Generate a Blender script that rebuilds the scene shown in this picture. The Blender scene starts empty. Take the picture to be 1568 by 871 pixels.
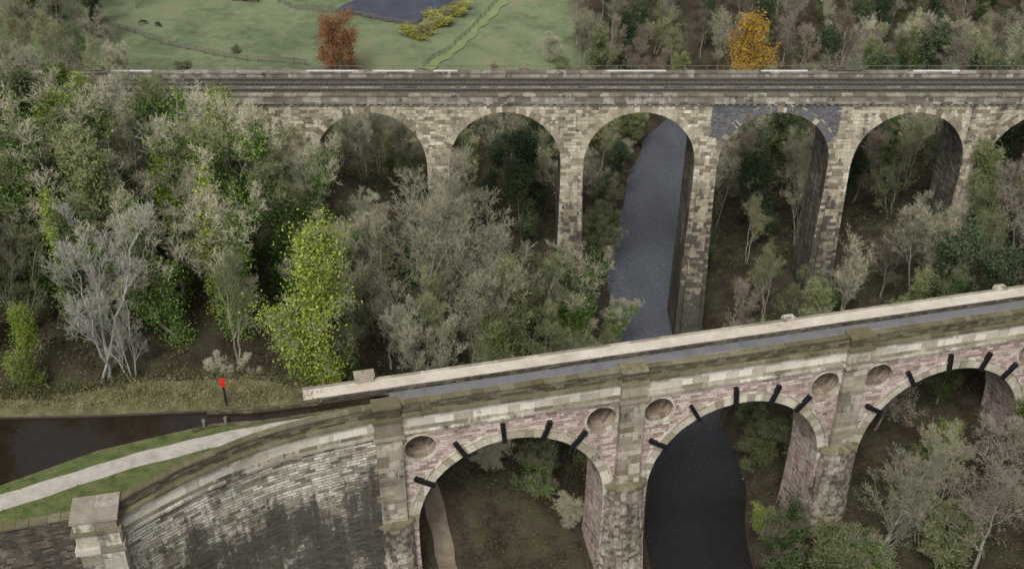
import bpy, math, random
import numpy as np
from mathutils import Vector, Matrix, noise as mnoise
random.seed(7); RNG=np.random.default_rng(11)
SC=bpy.context.scene
COL=SC.collection

# ------------------------------------------------------------------ helpers
def link(o,parent=None):
    COL.objects.link(o)
    if parent is not None: o.parent=parent
    return o
def empty(name,loc=(0,0,0)):
    e=bpy.data.objects.new(name,None); e.location=loc; e.empty_display_size=1; return link(e)
def mesh_np(name,V,F,mi=None,mats=(),uv=None,smooth=False):
    V=np.asarray(V,dtype=np.float32); F=np.asarray(F,dtype=np.int32)
    me=bpy.data.meshes.new(name)
    n=F.shape[1]
    me.vertices.add(len(V)); me.vertices.foreach_set('co',V.ravel())
    me.loops.add(F.size); me.loops.foreach_set('vertex_index',F.ravel())
    me.polygons.add(len(F)); me.polygons.foreach_set('loop_start',np.arange(len(F),dtype=np.int32)*n)
    me.polygons.foreach_set('loop_total',np.full(len(F),n,dtype=np.int32))
    for m in mats: me.materials.append(m)
    if mi is not None: me.polygons.foreach_set('material_index',np.asarray(mi,dtype=np.int32))
    me.polygons.foreach_set('use_smooth',np.full(len(F),smooth,dtype=bool))
    if uv is not None:
        l=me.uv_layers.new(name='UVMap'); l.data.foreach_set('uv',np.asarray(uv,dtype=np.float32).ravel())
    me.update(calc_edges=True)
    return me
class MB:
    def __init__(s): s.v=[];s.f=[];s.uv=[];s.m=[]
    def quad(s,p,uv=None,m=0):
        i=len(s.v); s.v+= [tuple(q) for q in p]; s.f.append((i,i+1,i+2,i+3))
        s.uv+= list(uv) if uv else [(0,0),(1,0),(1,1),(0,1)]; s.m.append(m)
    def hexa(s,c,uo=(0,0),m=0):
        i=len(s.v); s.v+=[tuple(q) for q in c]
        for f in ((0,1,5,4),(1,2,6,5),(2,3,7,6),(3,0,4,7),(4,5,6,7),(3,2,1,0)):
            s.f.append(tuple(i+k for k in f)); s.m.append(m)
            a=Vector(c[f[0]]);b=Vector(c[f[1]]);d=Vector(c[f[3]])
            w=(b-a).length;h=(d-a).length
            s.uv+=[(uo[0],uo[1]),(uo[0]+w,uo[1]),(uo[0]+w,uo[1]+h),(uo[0],uo[1]+h)]
    def box(s,x0,x1,y0,y1,z0,z1,m=0):
        s.hexa([(x0,y0,z0),(x1,y0,z0),(x1,y1,z0),(x0,y1,z0),(x0,y0,z1),(x1,y0,z1),(x1,y1,z1),(x0,y1,z1)],(x0,z0),m)
    def obj(s,name,mats,parent=None,smooth=False):
        me=mesh_np(name,s.v,s.f,s.m,mats,s.uv,smooth)
        return link(bpy.data.objects.new(name,me),parent)
def tri_obj(name,V,F,mats,parent=None):
    me=bpy.data.meshes.new(name); me.from_pydata(V,[],F); 
    for m in mats: me.materials.append(m)
    return link(bpy.data.objects.new(name,me),parent)

# ------------------------------------------------------------------ materials
def newmat(name):
    m=bpy.data.materials.new(name); m.use_nodes=True; nt=m.node_tree; nt.nodes.clear()
    out=nt.nodes.new('ShaderNodeOutputMaterial'); b=nt.nodes.new('ShaderNodeBsdfPrincipled')
    nt.links.new(b.outputs[0],out.inputs[0]); b.inputs['Specular IOR Level'].default_value=0.2
    return m,nt,b
def N(nt,t,**k):
    n=nt.nodes.new(t)
    for a,v in k.items(): setattr(n,a,v)
    return n
def ramp(nt,fac,stops,interp='LINEAR'):
    r=N(nt,'ShaderNodeValToRGB'); r.color_ramp.interpolation=interp
    e=r.color_ramp.elements
    while len(e)<len(stops): e.new(0.5)
    for k,(p,c) in enumerate(stops):
        e[k].position=p; e[k].color=(c,c,c,1) if isinstance(c,(int,float)) else (*c,1)
    nt.links.new(fac,r.inputs[0]); return r.outputs[0]
def mix(nt,fac,a,b,mode='MIX'):
    m=N(nt,'ShaderNodeMix',data_type='RGBA',blend_type=mode)
    for s,v in ((m.inputs[0],fac),(m.inputs[6],a),(m.inputs[7],b)):
        if isinstance(v,(int,float)): s.default_value=v
        elif isinstance(v,tuple): s.default_value=(*v,1)
        else: nt.links.new(v,s)
    return m.outputs[2]
def noise(nt,scale,detail=3,rough=.6,vec=None,sc=None,dist=0):
    n=N(nt,'ShaderNodeTexNoise'); n.inputs['Scale'].default_value=scale; n.inputs['Detail'].default_value=detail
    n.inputs['Roughness'].default_value=rough; n.inputs['Distortion'].default_value=dist
    if vec is None:
        vec=N(nt,'ShaderNodeNewGeometry').outputs['Position']
    if sc is not None:
        mp=N(nt,'ShaderNodeMapping'); mp.inputs['Scale'].default_value=sc; nt.links.new(vec,mp.inputs[0]); vec=mp.outputs[0]
    nt.links.new(vec,n.inputs['Vector']); return n.outputs['Fac']
def math_(nt,op,a,b=None,clamp=False):
    m=N(nt,'ShaderNodeMath',operation=op); m.use_clamp=clamp
    for s,v in ((m.inputs[0],a),(m.inputs[1],b)):
        if v is None: continue
        if isinstance(v,(int,float)): s.default_value=v
        else: nt.links.new(v,s)
    return m.outputs[0]
def bump(nt,b,h,strength=.5,dist=.1):
    n=N(nt,'ShaderNodeBump'); n.inputs['Strength'].default_value=strength; n.inputs['Distance'].default_value=dist
    nt.links.new(h,n.inputs['Height']); nt.links.new(n.outputs[0],b.inputs['Normal'])
def stone(name,dark,mid,light,bw=.95,bh=.4,soot=.5,moss=.4,zsoot=None,brick=True,bumpd=.08,mort=.018,sootcol=(.045,.04,.034),mosscol=(.085,.09,.035),rw=.6,grime=.55,bigw=.36):
    m,nt,b=newmat(name); b.inputs['Roughness'].default_value=.9
    geo=N(nt,'ShaderNodeNewGeometry')
    big=noise(nt,.2,4,.65); med=noise(nt,1.5,4,.7); fine=noise(nt,9,2,.7)
    streak=noise(nt,1.0,4,.65,sc=(1.1,1.1,.13))
    if brick:
        uv=N(nt,'ShaderNodeUVMap')
        br=N(nt,'ShaderNodeTexBrick'); br.offset=.5; br.offset_frequency=2; br.squash=1.35; br.squash_frequency=3
        br.inputs['Scale'].default_value=1
        br.inputs['Color1'].default_value=(0,0,0,1); br.inputs['Color2'].default_value=(1,1,1,1); br.inputs['Mortar'].default_value=(.5,.5,.5,1)
        br.inputs['Brick Width'].default_value=bw; br.inputs['Row Height'].default_value=bh; br.inputs['Mortar Size'].default_value=mort
        br.inputs['Mortar Smooth'].default_value=.3
        nz=N(nt,'ShaderNodeTexNoise'); nz.inputs['Scale'].default_value=1.1; nz.inputs['Detail'].default_value=1; nt.links.new(uv.outputs[0],nz.inputs['Vector'])
        vm=N(nt,'ShaderNodeVectorMath',operation='SCALE'); vm.inputs['Scale'].default_value=.16; nt.links.new(nz.outputs['Color'],vm.inputs[0])
        va=N(nt,'ShaderNodeVectorMath',operation='ADD'); nt.links.new(uv.outputs[0],va.inputs[0]); nt.links.new(vm.outputs[0],va.inputs[1])
        nt.links.new(va.outputs[0],br.inputs['Vector'])
        rnd=br.outputs['Color']; fac=br.outputs['Fac']
    else:
        rnd=geo.outputs['Random Per Island']; fac=None
    v=math_(nt,'ADD',math_(nt,'MULTIPLY',rnd,rw),math_(nt,'MULTIPLY',med,.48))
    col=ramp(nt,v,[(.24,dark),(.5,mid),(.78,light)])
    col=mix(nt,.55,col,ramp(nt,fine,[(.3,.5),(.7,1.0)]),'MULTIPLY')
    col=mix(nt,grime,col,ramp(nt,math_(nt,'ADD',math_(nt,'MULTIPLY',big,.5),math_(nt,'MULTIPLY',streak,.5)),[(.40,(1,1,1)),(.62,(.38,.36,.33))]),'MULTIPLY')
    s=math_(nt,'ADD',math_(nt,'MULTIPLY',big,bigw),math_(nt,'ADD',math_(nt,'MULTIPLY',streak,.40),math_(nt,'MULTIPLY',rnd,.66-bigw)))
    s=math_(nt,'ADD',s,math_(nt,'MULTIPLY',math_(nt,'SUBTRACT',med,.5),.35))
    if zsoot:
        sx=N(nt,'ShaderNodeSeparateXYZ'); nt.links.new(geo.outputs['Position'],sx.inputs[0])
        mr=N(nt,'ShaderNodeMapRange'); mr.inputs['From Min'].default_value=zsoot[0]; mr.inputs['From Max'].default_value=zsoot[1]
        mr.inputs['To Min'].default_value=zsoot[2]; mr.inputs['To Max'].default_value=0; nt.links.new(sx.outputs[2],mr.inputs[0])
        s=math_(nt,'ADD',s,mr.outputs[0])
    c=.80-.28*soot
    sf=ramp(nt,s,[(max(c-.06,0),0.0),(min(c+.06,1),.9)])
    col=mix(nt,sf,col,sootcol)
    if moss>0:
        sn=N(nt,'ShaderNodeSeparateXYZ'); nt.links.new(geo.outputs['Normal'],sn.inputs[0])
        up=ramp(nt,sn.outputs[2],[(.35,.2),(.9,1.0)])
        mn=ramp(nt,med,[(.60-.3*moss,0.),(.70,1.)])
        col=mix(nt,math_(nt,'MULTIPLY',math_(nt,'MULTIPLY',up,mn),min(1,.4+moss)),col,mix(nt,fine,mosscol,(mosscol[0]*1.9,mosscol[1]*1.6,mosscol[2]*1.5)))
    h=math_(nt,'ADD',med,math_(nt,'MULTIPLY',fine,.4))
    if fac is not None:
        col=mix(nt,math_(nt,'MULTIPLY',fac,.7),col,(.06,.052,.042))
        h=math_(nt,'SUBTRACT',math_(nt,'ADD',h,math_(nt,'MULTIPLY',rnd,.5)),fac)
    nt.links.new(col,b.inputs['Base Color']); bump(nt,b,h,.8,bumpd)
    return m
def noisy(name,stops,scale,rough=.9,detail=4,bd=.05,sc=None,spec=.2,metal=0):
    m,nt,b=newmat(name); f=noise(nt,scale,detail,.65,sc=sc); f2=noise(nt,scale*9,2,.6)
    v=math_(nt,'ADD',math_(nt,'MULTIPLY',f,.75),math_(nt,'MULTIPLY',f2,.25))
    nt.links.new(ramp(nt,v,stops),b.inputs['Base Color']); b.inputs['Roughness'].default_value=rough
    b.inputs['Specular IOR Level'].default_value=spec; b.inputs['Metallic'].default_value=metal
    if bd: bump(nt,b,f2,.5,bd)
    return m
def leafmat(name,cols,hue=.5,cl=True):
    m,nt,b=newmat(name); geo=N(nt,'ShaderNodeNewGeometry'); oi=N(nt,'ShaderNodeObjectInfo')
    c_=noise(nt,.55,2,.6) if cl else .5
    a_=math_(nt,'MULTIPLY',c_,.55) if cl else .275
    v=math_(nt,'ADD',math_(nt,'MULTIPLY',geo.outputs['Random Per Island'],.45),math_(nt,'ADD',math_(nt,'MULTIPLY',math_(nt,'SUBTRACT',oi.outputs['Random'],.5),hue),a_))
    n=len(cols)
    col=ramp(nt,v,[(.2+.6*i/(n-1),c) for i,c in enumerate(cols)])
    out=[x for x in nt.nodes if x.type=='OUTPUT_MATERIAL'][0]; nt.nodes.remove(b)
    d=N(nt,'ShaderNodeBsdfDiffuse'); nt.links.new(col,d.inputs[0]); nt.links.new(d.outputs[0],out.inputs[0])
    return m

M_via=stone('viaduct_sandstone',(.26,.22,.15),(.58,.52,.385),(.86,.80,.64),1.05,.50,soot=.47,moss=.25,zsoot=(6,29,.30),bumpd=.16,grime=.5)
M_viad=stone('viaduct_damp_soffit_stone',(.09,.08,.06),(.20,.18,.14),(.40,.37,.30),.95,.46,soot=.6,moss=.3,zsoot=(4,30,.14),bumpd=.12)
M_viab=stone('viaduct_voussoir_stone',(.24,.20,.14),(.48,.43,.32),(.72,.66,.51),soot=.44,moss=.25,zsoot=(6,29,.30),brick=False,bumpd=.1,grime=.5)
M_blue=stone('blue_engineering_brick',(.12,.12,.13),(.18,.18,.195),(.27,.27,.28),.3,.12,soot=.0,moss=0,bumpd=.03,mort=.01,grime=.3)
M_vcop=stone('viaduct_coping_stone',(.17,.155,.12),(.31,.285,.235),(.52,.49,.41),soot=.45,moss=.5,brick=False)
M_pink=stone('aqueduct_red_sandstone',(.36,.26,.22),(.60,.46,.40),(.78,.69,.62),.8,.32,soot=.28,moss=.2,zsoot=(4,20,.10),bumpd=.07,grime=.4)
M_pale=stone('aqueduct_pale_sandstone',(.30,.265,.20),(.54,.50,.40),(.78,.74,.63),soot=.45,moss=.3,brick=False)
M_frieze=stone('aqueduct_frieze_stone',(.46,.425,.335),(.70,.66,.55),(.86,.82,.71),soot=.12,moss=.12,brick=False,grime=.28)
M_pil=stone('pilaster_weathered_stone',(.22,.19,.14),(.40,.355,.27),(.60,.55,.44),soot=.45,moss=.35,brick=False)
M_ring=stone('aqueduct_ring_stone',(.34,.30,.215),(.54,.495,.385),(.70,.66,.54),soot=.28,moss=.1,brick=False,grime=.4)
M_para=stone('mossy_parapet_stone',(.08,.07,.045),(.15,.13,.085),(.26,.23,.16),.9,.3,soot=.35,moss=.7)
M_cope=stone('mossy_coping_stone',(.12,.105,.07),(.20,.18,.12),(.32,.29,.21),soot=.3,moss=.9,brick=False,mosscol=(.10,.095,.045))
M_wing=stone('wing_wall_stone',(.20,.17,.12),(.60,.55,.44),(.86,.82,.70),1.0,.33,soot=.50,moss=.35,zsoot=(17,26.5,.24),bumpd=.16,grime=.6,mort=.03,bigw=.52)
M_dark=stone('dark_rubble_stone',(.06,.052,.04),(.12,.105,.085),(.23,.205,.16),.6,.25,soot=.5,moss=.3)
M_rock=stone('pier_rock_faced_stone',(.17,.14,.105),(.38,.33,.26),(.62,.57,.47),soot=.55,moss=.35,bumpd=.22,brick=False)
M_black=noisy('black_iron',[(.3,(.006,.006,.007)),(.7,(.02,.02,.022))],3,.55,bd=.01)
M_ballast=noisy('track_ballast',[(.3,(.045,.038,.031)),(.5,(.09,.08,.068)),(.7,(.16,.148,.13))],1.1,bd=.05)
M_sleeper=noisy('concrete_sleeper',[(.3,(.06,.053,.047)),(.7,(.14,.13,.115))],2)
M_rail=noisy('steel_rail',[(.3,(.05,.03,.022)),(.7,(.10,.07,.05))],1.5,.5,metal=.2)
M_railtop=noisy('worn_rail_head',[(.3,(.3,.3,.3)),(.7,(.5,.5,.5))],2,.3,metal=.8,bd=0)
M_gravel=noisy('towpath_gravel',[(.3,(.29,.26,.215)),(.5,(.40,.365,.31)),(.7,(.50,.46,.40))],1.2,bd=.02)
M_strip=noisy('far_edge_sandy_paving',[(.3,(.38,.325,.25)),(.45,(.52,.46,.375)),(.7,(.66,.61,.52))],.5,bd=.02,sc=(1,1,1))
M_deckstone=stone('towpath_edge_stone',(.30,.265,.21),(.42,.38,.31),(.55,.5,.42),soot=.2,moss=.4,brick=False,bumpd=.03,mosscol=(.16,.14,.08))
M_timber=noisy('weathered_timber',[(.3,(.10,.085,.065)),(.7,(.22,.19,.155))],2)
M_arena=noisy('arena_dark_surface',[(.3,(.045,.052,.072)),(.7,(.075,.085,.11))],.3,bd=0)
M_red=noisy('red_paint',[(.3,(.55,.02,.015)),(.7,(.65,.03,.02))],2,.4,bd=0)
M_white=noisy('white_paint',[(.3,(.6,.6,.58)),(.7,(.75,.75,.73))],2,.5,bd=0)
M_slate=noisy('slate_roof',[(.3,(.07,.07,.075)),(.7,(.14,.14,.15))],2)
M_litter=noisy('trodden_earth_path',[(.3,(.11,.085,.058)),(.7,(.24,.20,.145))],.8,bd=.05)

def watermat(name,deep,rip,bs,rough=.12,gain=3.4,ygrad=None,ior=1.33):
    m,nt,b=newmat(name); b.inputs['Roughness'].default_value=rough; b.inputs['Specular IOR Level'].default_value=.5; b.inputs['IOR'].default_value=ior
    f=noise(nt,rip,5,.7,sc=(1,.7,1),dist=.4); g=noise(nt,.16,3,sc=(1,.3,1))
    v=math_(nt,'ADD',math_(nt,'MULTIPLY',f,.65),math_(nt,'MULTIPLY',g,.35))
    col=ramp(nt,v,[(.34,deep),(.52,tuple(c*1.5 for c in deep)),(.70,tuple(c*gain for c in deep))])
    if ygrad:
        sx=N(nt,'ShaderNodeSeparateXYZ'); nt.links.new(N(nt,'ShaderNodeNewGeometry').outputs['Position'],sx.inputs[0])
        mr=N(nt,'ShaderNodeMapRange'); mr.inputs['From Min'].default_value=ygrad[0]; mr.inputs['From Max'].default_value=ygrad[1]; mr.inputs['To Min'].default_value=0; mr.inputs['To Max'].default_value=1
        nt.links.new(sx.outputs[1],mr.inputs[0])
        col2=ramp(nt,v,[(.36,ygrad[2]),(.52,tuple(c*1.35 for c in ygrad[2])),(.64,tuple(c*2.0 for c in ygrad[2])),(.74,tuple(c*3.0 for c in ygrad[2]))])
        col=mix(nt,mr.outputs[0],col,col2)  # paler with distance: riffle tone plus sky reflection painted into the base colour
    nt.links.new(col,b.inputs['Base Color'])
    bump(nt,b,f,bs,.35); return m
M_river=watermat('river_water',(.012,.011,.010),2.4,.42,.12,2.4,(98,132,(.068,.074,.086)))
M_canal=watermat('canal_water',(.016,.011,.007),.5,.03,.0,1.5,ior=1.5)
M_canal2=watermat('canal_trough_water',(.125,.123,.126),.8,.08,.3,1.25)

def groundmat():
    m,nt,b=newmat('terrain_ground'); at=N(nt,'ShaderNodeAttribute',attribute_name='field')
    n1=noise(nt,.045,4,.6); n2=noise(nt,.35,5,.65); n3=noise(nt,4,3,.7)
    v=math_(nt,'ADD',math_(nt,'MULTIPLY',n1,.6),math_(nt,'MULTIPLY',n2,.4))
    g=ramp(nt,v,[(.36,(.10,.13,.065)),(.45,(.15,.195,.10)),(.53,(.21,.255,.14)),(.62,(.26,.265,.145)),(.7,(.22,.19,.11))])
    g=mix(nt,.55,g,ramp(nt,n3,[(.3,.5),(.7,1.)]),'MULTIPLY')
    w=ramp(nt,math_(nt,'ADD',math_(nt,'MULTIPLY',n2,.6),math_(nt,'MULTIPLY',n3,.4)),[(.34,(.018,.014,.010)),(.44,(.04,.031,.02)),(.53,(.07,.056,.036)),(.60,(.06,.07,.028)),(.72,(.14,.115,.078))])
    nt.links.new(mix(nt,at.outputs['Fac'],w,g),b.inputs['Base Color']); b.inputs['Roughness'].default_value=1
    bump(nt,b,math_(nt,'ADD',n2,n3),.7,.25); return m
M_ground=groundmat()
M_grass=noisy('bank_grass',[(.3,(.05,.07,.022)),(.45,(.085,.115,.035)),(.58,(.13,.14,.055)),(.7,(.18,.155,.085))],.8,bd=.12)
M_olive=noisy('rough_olive_grass',[(.3,(.055,.06,.025)),(.45,(.10,.10,.045)),(.58,(.16,.14,.07)),(.7,(.24,.20,.12))],.9,bd=.15)

# ------------------------------------------------------------------ terrain
RY=[-3000,40,88,100,134,154,176,198,208,218,228,240,270,3000]; RX=[10,16,21.5,22.7,20.8,21.8,26.0,32,38,48,66,97,190,3000]
def rx(Y): return np.interp(Y,RY,RX)
def rs(Y): return np.sqrt(1+((rx(np.asarray(Y)+4)-rx(np.asarray(Y)-4))/8)**2)
def sm(x,a,b):
    t=np.clip((x-a)/(b-a),0,1); return t*t*(3-2*t)
def terr(X,Y):
    X=np.asarray(X,float);Y=np.asarray(Y,float)
    d=(X-rx(Y))/rs(Y); d=d+.3*np.sin(Y*.35)+.25*np.sin(Y*.13+X*.1)
    el=-d-6.0; er=d-6.0
    nearL=np.interp(el,[-6,-1,0,2,8,14,20,34,45,60,200],[-1.2,-.6,.1,1.2,2.6,4,5.5,9,12,21,26])
    gorL=np.interp(el,[-6,-1,0,2,8,20,34,50,90,300],[-1.2,-.6,.1,1.5,4,10,19,25,28,32])
    farL=np.interp(el,[-6,-1,0,2,8,20,50,90,300],[-1.2,-.6,.1,1.6,4,6.5,8.5,9.5,16])
    L=nearL+(gorL-nearL)*sm(Y,84,93); L=L+(farL-L)*sm(Y,138,172)
    gorR=np.interp(er,[-6,-1,0,2,8,20,36,50,90,300],[-1.2,-.6,.1,2,4.5,9,17,25,33,50])
    farR=np.interp(er,[-6,-1,0,2,8,20,50,90,300],[-1.2,-.6,.1,1.5,3.5,6,11,18,45])
    R=gorR+(farR-gorR)*sm(Y,140,175)
    Z=np.where(d<0,L,R)
    amp=np.clip((np.abs(d)-6)/10,0,1)
    Z=Z+amp*(.5*np.sin(X*.21+1.3)*np.sin(Y*.17)+.3*np.sin(X*.53+Y*.41)+.15*np.sin(X*1.1-Y*.9))*np.where(Y>205,.5,1)
    Z=Z+np.clip(Y-275,0,1500)*.06
    return Z
xs=np.concatenate([[-3000,-1500,-700,-400,-280,-200,-160],np.arange(-120,-10,2.0),np.arange(-10,60,.7),np.arange(60,160,2.0),[180,220,280,400,700,1500,3000]])
ys=np.concatenate([[-2500,-900,-300,-100,0,30],np.arange(50,330,1.2),[360,420,520,800,1500,3000]])
GX,GY=np.meshgrid(xs,ys); GZ=terr(GX,GY)
nx,ny=len(xs),len(ys)
idx=np.arange(nx*ny).reshape(ny,nx)
F=np.stack([idx[:-1,:-1],idx[:-1,1:],idx[1:,1:],idx[1:,:-1]],-1).reshape(-1,4)
me=mesh_np('terrain',np.stack([GX,GY,GZ],-1).reshape(-1,3),F,mats=[M_ground],smooth=True)
fm=sm(GY+3*np.sin(GX*.2),196,206)*(1-sm(GX+2*np.sin(GY*.3),12,20)); fm=np.maximum(fm,(GY>268)*1.0)
a=me.attributes.new('field','FLOAT','POINT'); a.data.foreach_set('value',fm.ravel().astype(np.float32))
link(bpy.data.objects.new('terrain',me))
def tz(x,y): return float(terr(x,y))

# river
mb=MB(); Ys=list(np.arange(40,268,2.0))
for a,b in zip(Ys[:-1],Ys[1:]):
    wa=8*float(rs(a)); wb=8*float(rs(b))
    mb.quad([(rx(a)-wa,a,0),(rx(a)+wa,a,0),(rx(b)+wb,b,0),(rx(b)-wb,b,0)])
mb.obj('river',[M_river])

# ------------------------------------------------------------------ paths and block courses
def catmull(P,step=.6):
    P=[Vector((p[0],p[1])) for p in P]; P=[2*P[0]-P[1]]+P+[2*P[-1]-P[-2]]; out=[]
    for i in range(1,len(P)-2):
        n=max(2,int((P[i+1]-P[i]).length/step))
        for k in range(n):
            t=k/n; a,b,c,d=P[i-1],P[i],P[i+1],P[i+2]
            out.append(.5*((2*b)+(c-a)*t+(2*a-5*b+4*c-d)*t*t+(3*b-a-3*c+d)*t**3))
    out.append(P[-2]); return out
class Path:
    def __init__(s,pts):
        s.p=[Vector((q[0],q[1])) for q in pts]; s.l=[0]
        for a,b in zip(s.p[:-1],s.p[1:]): s.l.append(s.l[-1]+(b-a).length)
        s.L=s.l[-1]; s.X=[q.x for q in s.p]; s.Y=[q.y for q in s.p]
    def at(s,u,t,z):
        x=np.interp(u,s.l,s.X);y=np.interp(u,s.l,s.Y)
        e=.4; x0,y0=np.interp(max(u-e,0),s.l,s.X),np.interp(max(u-e,0),s.l,s.Y); x1,y1=np.interp(min(u+e,s.L),s.l,s.X),np.interp(min(u+e,s.L),s.l,s.Y)
        d=Vector((x1-x0,y1-y0)).normalized()
        return (x-d.y*t,y+d.x*t,z)
def course(mb,path,t0,t1,z0,z1,bl=1.2,gap=.015,jit=.02,m=0,u0=0,u1=None,batter=0):
    u=u0; u1=path.L if u1 is None else u1
    while u<u1-.05:
        w=bl*random.uniform(.7,1.3); v=min(u+w,u1)
        if u1-v<bl*.3: v=u1
        j=random.uniform(-jit,jit); jz=random.uniform(-jit,jit)*.6
        A,B=u+gap,v-gap
        mb.hexa([path.at(A,t0+j-batter,z0),path.at(B,t0+j-batter,z0),path.at(B,t1+j,z0),path.at(A,t1+j,z0),
                 path.at(A,t0+j,z1+jz),path.at(B,t0+j,z1+jz),path.at(B,t1+j,z1+jz),path.at(A,t1+j,z1+jz)],(random.random()*9,random.random()*9),m)
        u=v
def wallstrip(mb,path,t0,t1,z0,z1,m=0,step=.8,u0=0,u1=None,batter=0):
    u1=path.L if u1 is None else u1; n=max(1,int((u1-u0)/step)); us=[u0+(u1-u0)*i/n for i in range(n+1)]
    for a,b in zip(us[:-1],us[1:]):
        mb.quad([path.at(a,t0-batter,z0),path.at(b,t0-batter,z0),path.at(b,t0,z1),path.at(a,t0,z1)],[(a,z0),(b,z0),(b,z1),(a,z1)],m)
        mb.quad([path.at(b,t1,z0),path.at(a,t1,z0),path.at(a,t1,z1),path.at(b,t1,z1)],[(b,z0),(a,z0),(a,z1),(b,z1)],m)
        mb.quad([path.at(a,t0,z1),path.at(b,t0,z1),path.at(b,t1,z1),path.at(a,t1,z1)],[(a,t0),(b,t0),(b,t1),(a,t1)],m)
    for u in (u0,u1):
        mb.quad([path.at(u,t0-batter,z0),path.at(u,t1,z0),path.at(u,t1,z1),path.at(u,t0,z1)],[(t0,z0),(t1,z0),(t1,z1),(t0,z1)],m)

def extruded(name,outline,holes,depth,mat4,mats,matfn=None,parent=None):
    """outline in (s,z); extruded along t 0..depth; mat4 places (s,t,z) in the world"""
    cu=bpy.data.curves.new(name,'CURVE'); cu.dimensions='2D'; cu.fill_mode='BOTH'; cu.extrude=depth/2
    for pts in [outline]+holes:
        sp=cu.splines.new('POLY'); sp.points.add(len(pts)-1); sp.use_cyclic_u=True
        for i,(x,y) in enumerate(pts): sp.points[i].co=(x,y,0,1)
    o=bpy.data.objects.new(name+'_tmp',cu); COL.objects.link(o)
    dg=bpy.context.evaluated_depsgraph_get(); me=bpy.data.meshes.new_from_object(o.evaluated_get(dg)); me.name=name
    bpy.data.objects.remove(o)
    for v in me.vertices:
        s,z,e=v.co; v.co=(s,depth/2-e,z)
    me.update()
    uvl=me.uv_layers[0] if me.uv_layers else me.uv_layers.new(name='UVMap')
    uvl.name='UVMap'
    me.materials.clear()
    for m in mats: me.materials.append(m)
    for p in me.polygons:
        p.use_smooth=False
        n=p.normal; c=p.center
        for li in p.loop_indices:
            q=me.vertices[me.loops[li].vertex_index].co
            if abs(n.y)>.7: uv=(q.x,q.z)
            elif abs(n.x)>.6: uv=(q.y,q.z)
            else: uv=(q.y,q.x)
            uvl.data[li].uv=uv
        p.material_index=matfn(n,c) if matfn else 0
    me.transform(mat4)
    return link(bpy.data.objects.new(name,me),parent)
def ring(mb,T,cx,zs,r,t0,t1,la,lb,n,a0=0,a1=math.pi,m=0,jit=.03):
    for i in range(n):
        A=a0+(a1-a0)*i/n+.002; B=a0+(a1-a0)*(i+1)/n-.002
        L=(la if i%2 else lb)*random.uniform(.93,1.07); j=random.uniform(-jit,jit)
        def q(a,R,t): return tuple(T@Vector((cx+R*math.cos(a),t,zs+R*math.sin(a))))
        r0=r-.02
        mb.hexa([q(B,r0,t0+j),q(A,r0,t0+j),q(A,r0,t1),q(B,r0,t1),q(B,r+L,t0+j),q(A,r+L,t0+j),q(A,r+L,t1),q(B,r+L,t1)],(random.random()*5,0),m)

# ------------------------------------------------------------------ railway viaduct
via=empty('railway_viaduct')
VY=132.0; VP=17.7; VR=7.35; VS=28.8
cs=[16.8+VP*k for k in range(-2,6)]
out=[(-130,37.4),(-130,5)]
for c in cs:
    fl=.55
    out+=[(c-VR+fl,-2),(c-VR,VS-3)]+[(c-VR*math.cos(a),VS+VR*math.sin(a)) for a in np.linspace(0,math.pi,28)]+[(c+VR,VS-3),(c+VR-fl,-2)]
out+=[(170,-2),(170,37.4)]
Tv=Matrix.Translation((0,VY,0))
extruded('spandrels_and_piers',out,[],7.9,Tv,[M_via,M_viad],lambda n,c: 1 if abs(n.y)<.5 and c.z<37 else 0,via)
mb=MB()
for k in range(-2,5):
    x=16.8+VP*(k+.5)
    z=-1.5
    while z<VS-1.2:
        f=1-(z+1.5)/(VS); wd=.75+.6*f; pr=.12+.9*f; h=.5; cu=random.uniform(-.4,.4)
        for (a0,a1) in ((x-wd,x+cu-.01),(x+cu+.01,x+wd)):
            j=random.uniform(-.03,.05)
            mb.hexa([(a0,VY-pr-j,z),(a1,VY-pr-j,z),(a1,VY+.1,z),(a0,VY+.1,z),(a0,VY-pr-j+.015,z+h-.02),(a1,VY-pr-j+.015,z+h-.02),(a1,VY+.1,z+h-.02),(a0,VY+.1,z+h-.02)],(random.random()*9,z),0)
        z+=h
mb.obj('pier_buttresses',[M_viab],via)
mb=MB()
for row in range(11):
    z=32.3+row*.46
    if z>37: break
    x=-60
    while x<95:
        w_=random.uniform(.6,1.3)
        dmin=min(math.hypot(x+w_/2-c,z+.2-VS) for c in cs)
        inb=(cs[3]-8.9<x+w_/2<cs[3]+8.1)
        if random.random()<.42 and dmin>VR+1.35 and not inb:
            j=random.uniform(.03,.12); mb.hexa([(x,VY-j*.4,z),(x+w_,VY-j*.4,z),(x+w_,VY+.1,z),(x,VY+.1,z),(x+.03,VY-j,z+.42),(x+w_-.03,VY-j,z+.42),(x+w_,VY+.1,z+.42),(x,VY+.1,z+.42)],(x,z),0)
        x+=w_+.02
mb.obj('rock_faced_blocks',[M_viab],via)
mb=MB()
for k,c in enumerate(cs): ring(mb,Tv,c,VS,VR,-.12,.3,.75,1.1,33,jit=.05)
mb.obj('arch_voussoirs',[M_viab],via)
c=cs[3]; o=[(c-8.75,37.38),(c-8.75,32.6)]
o+=[(c-(VR+1.0)*math.cos(a),VS+(VR+1.0)*math.sin(a)) for a in np.linspace(.48,math.pi-.48,22)]+[(c+7.9,32.9),(c+7.9,37.38)]
extruded('blue_brick_repair',o,[],.16,Matrix.Translation((0,VY-.07,0)),[M_blue],None,via)
mb=MB(); ring(mb,Tv,c,VS,VR,-.15,.2,.95,.95,44,.42,math.pi-.42); mb.obj('blue_brick_ring',[M_blue],via)
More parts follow.
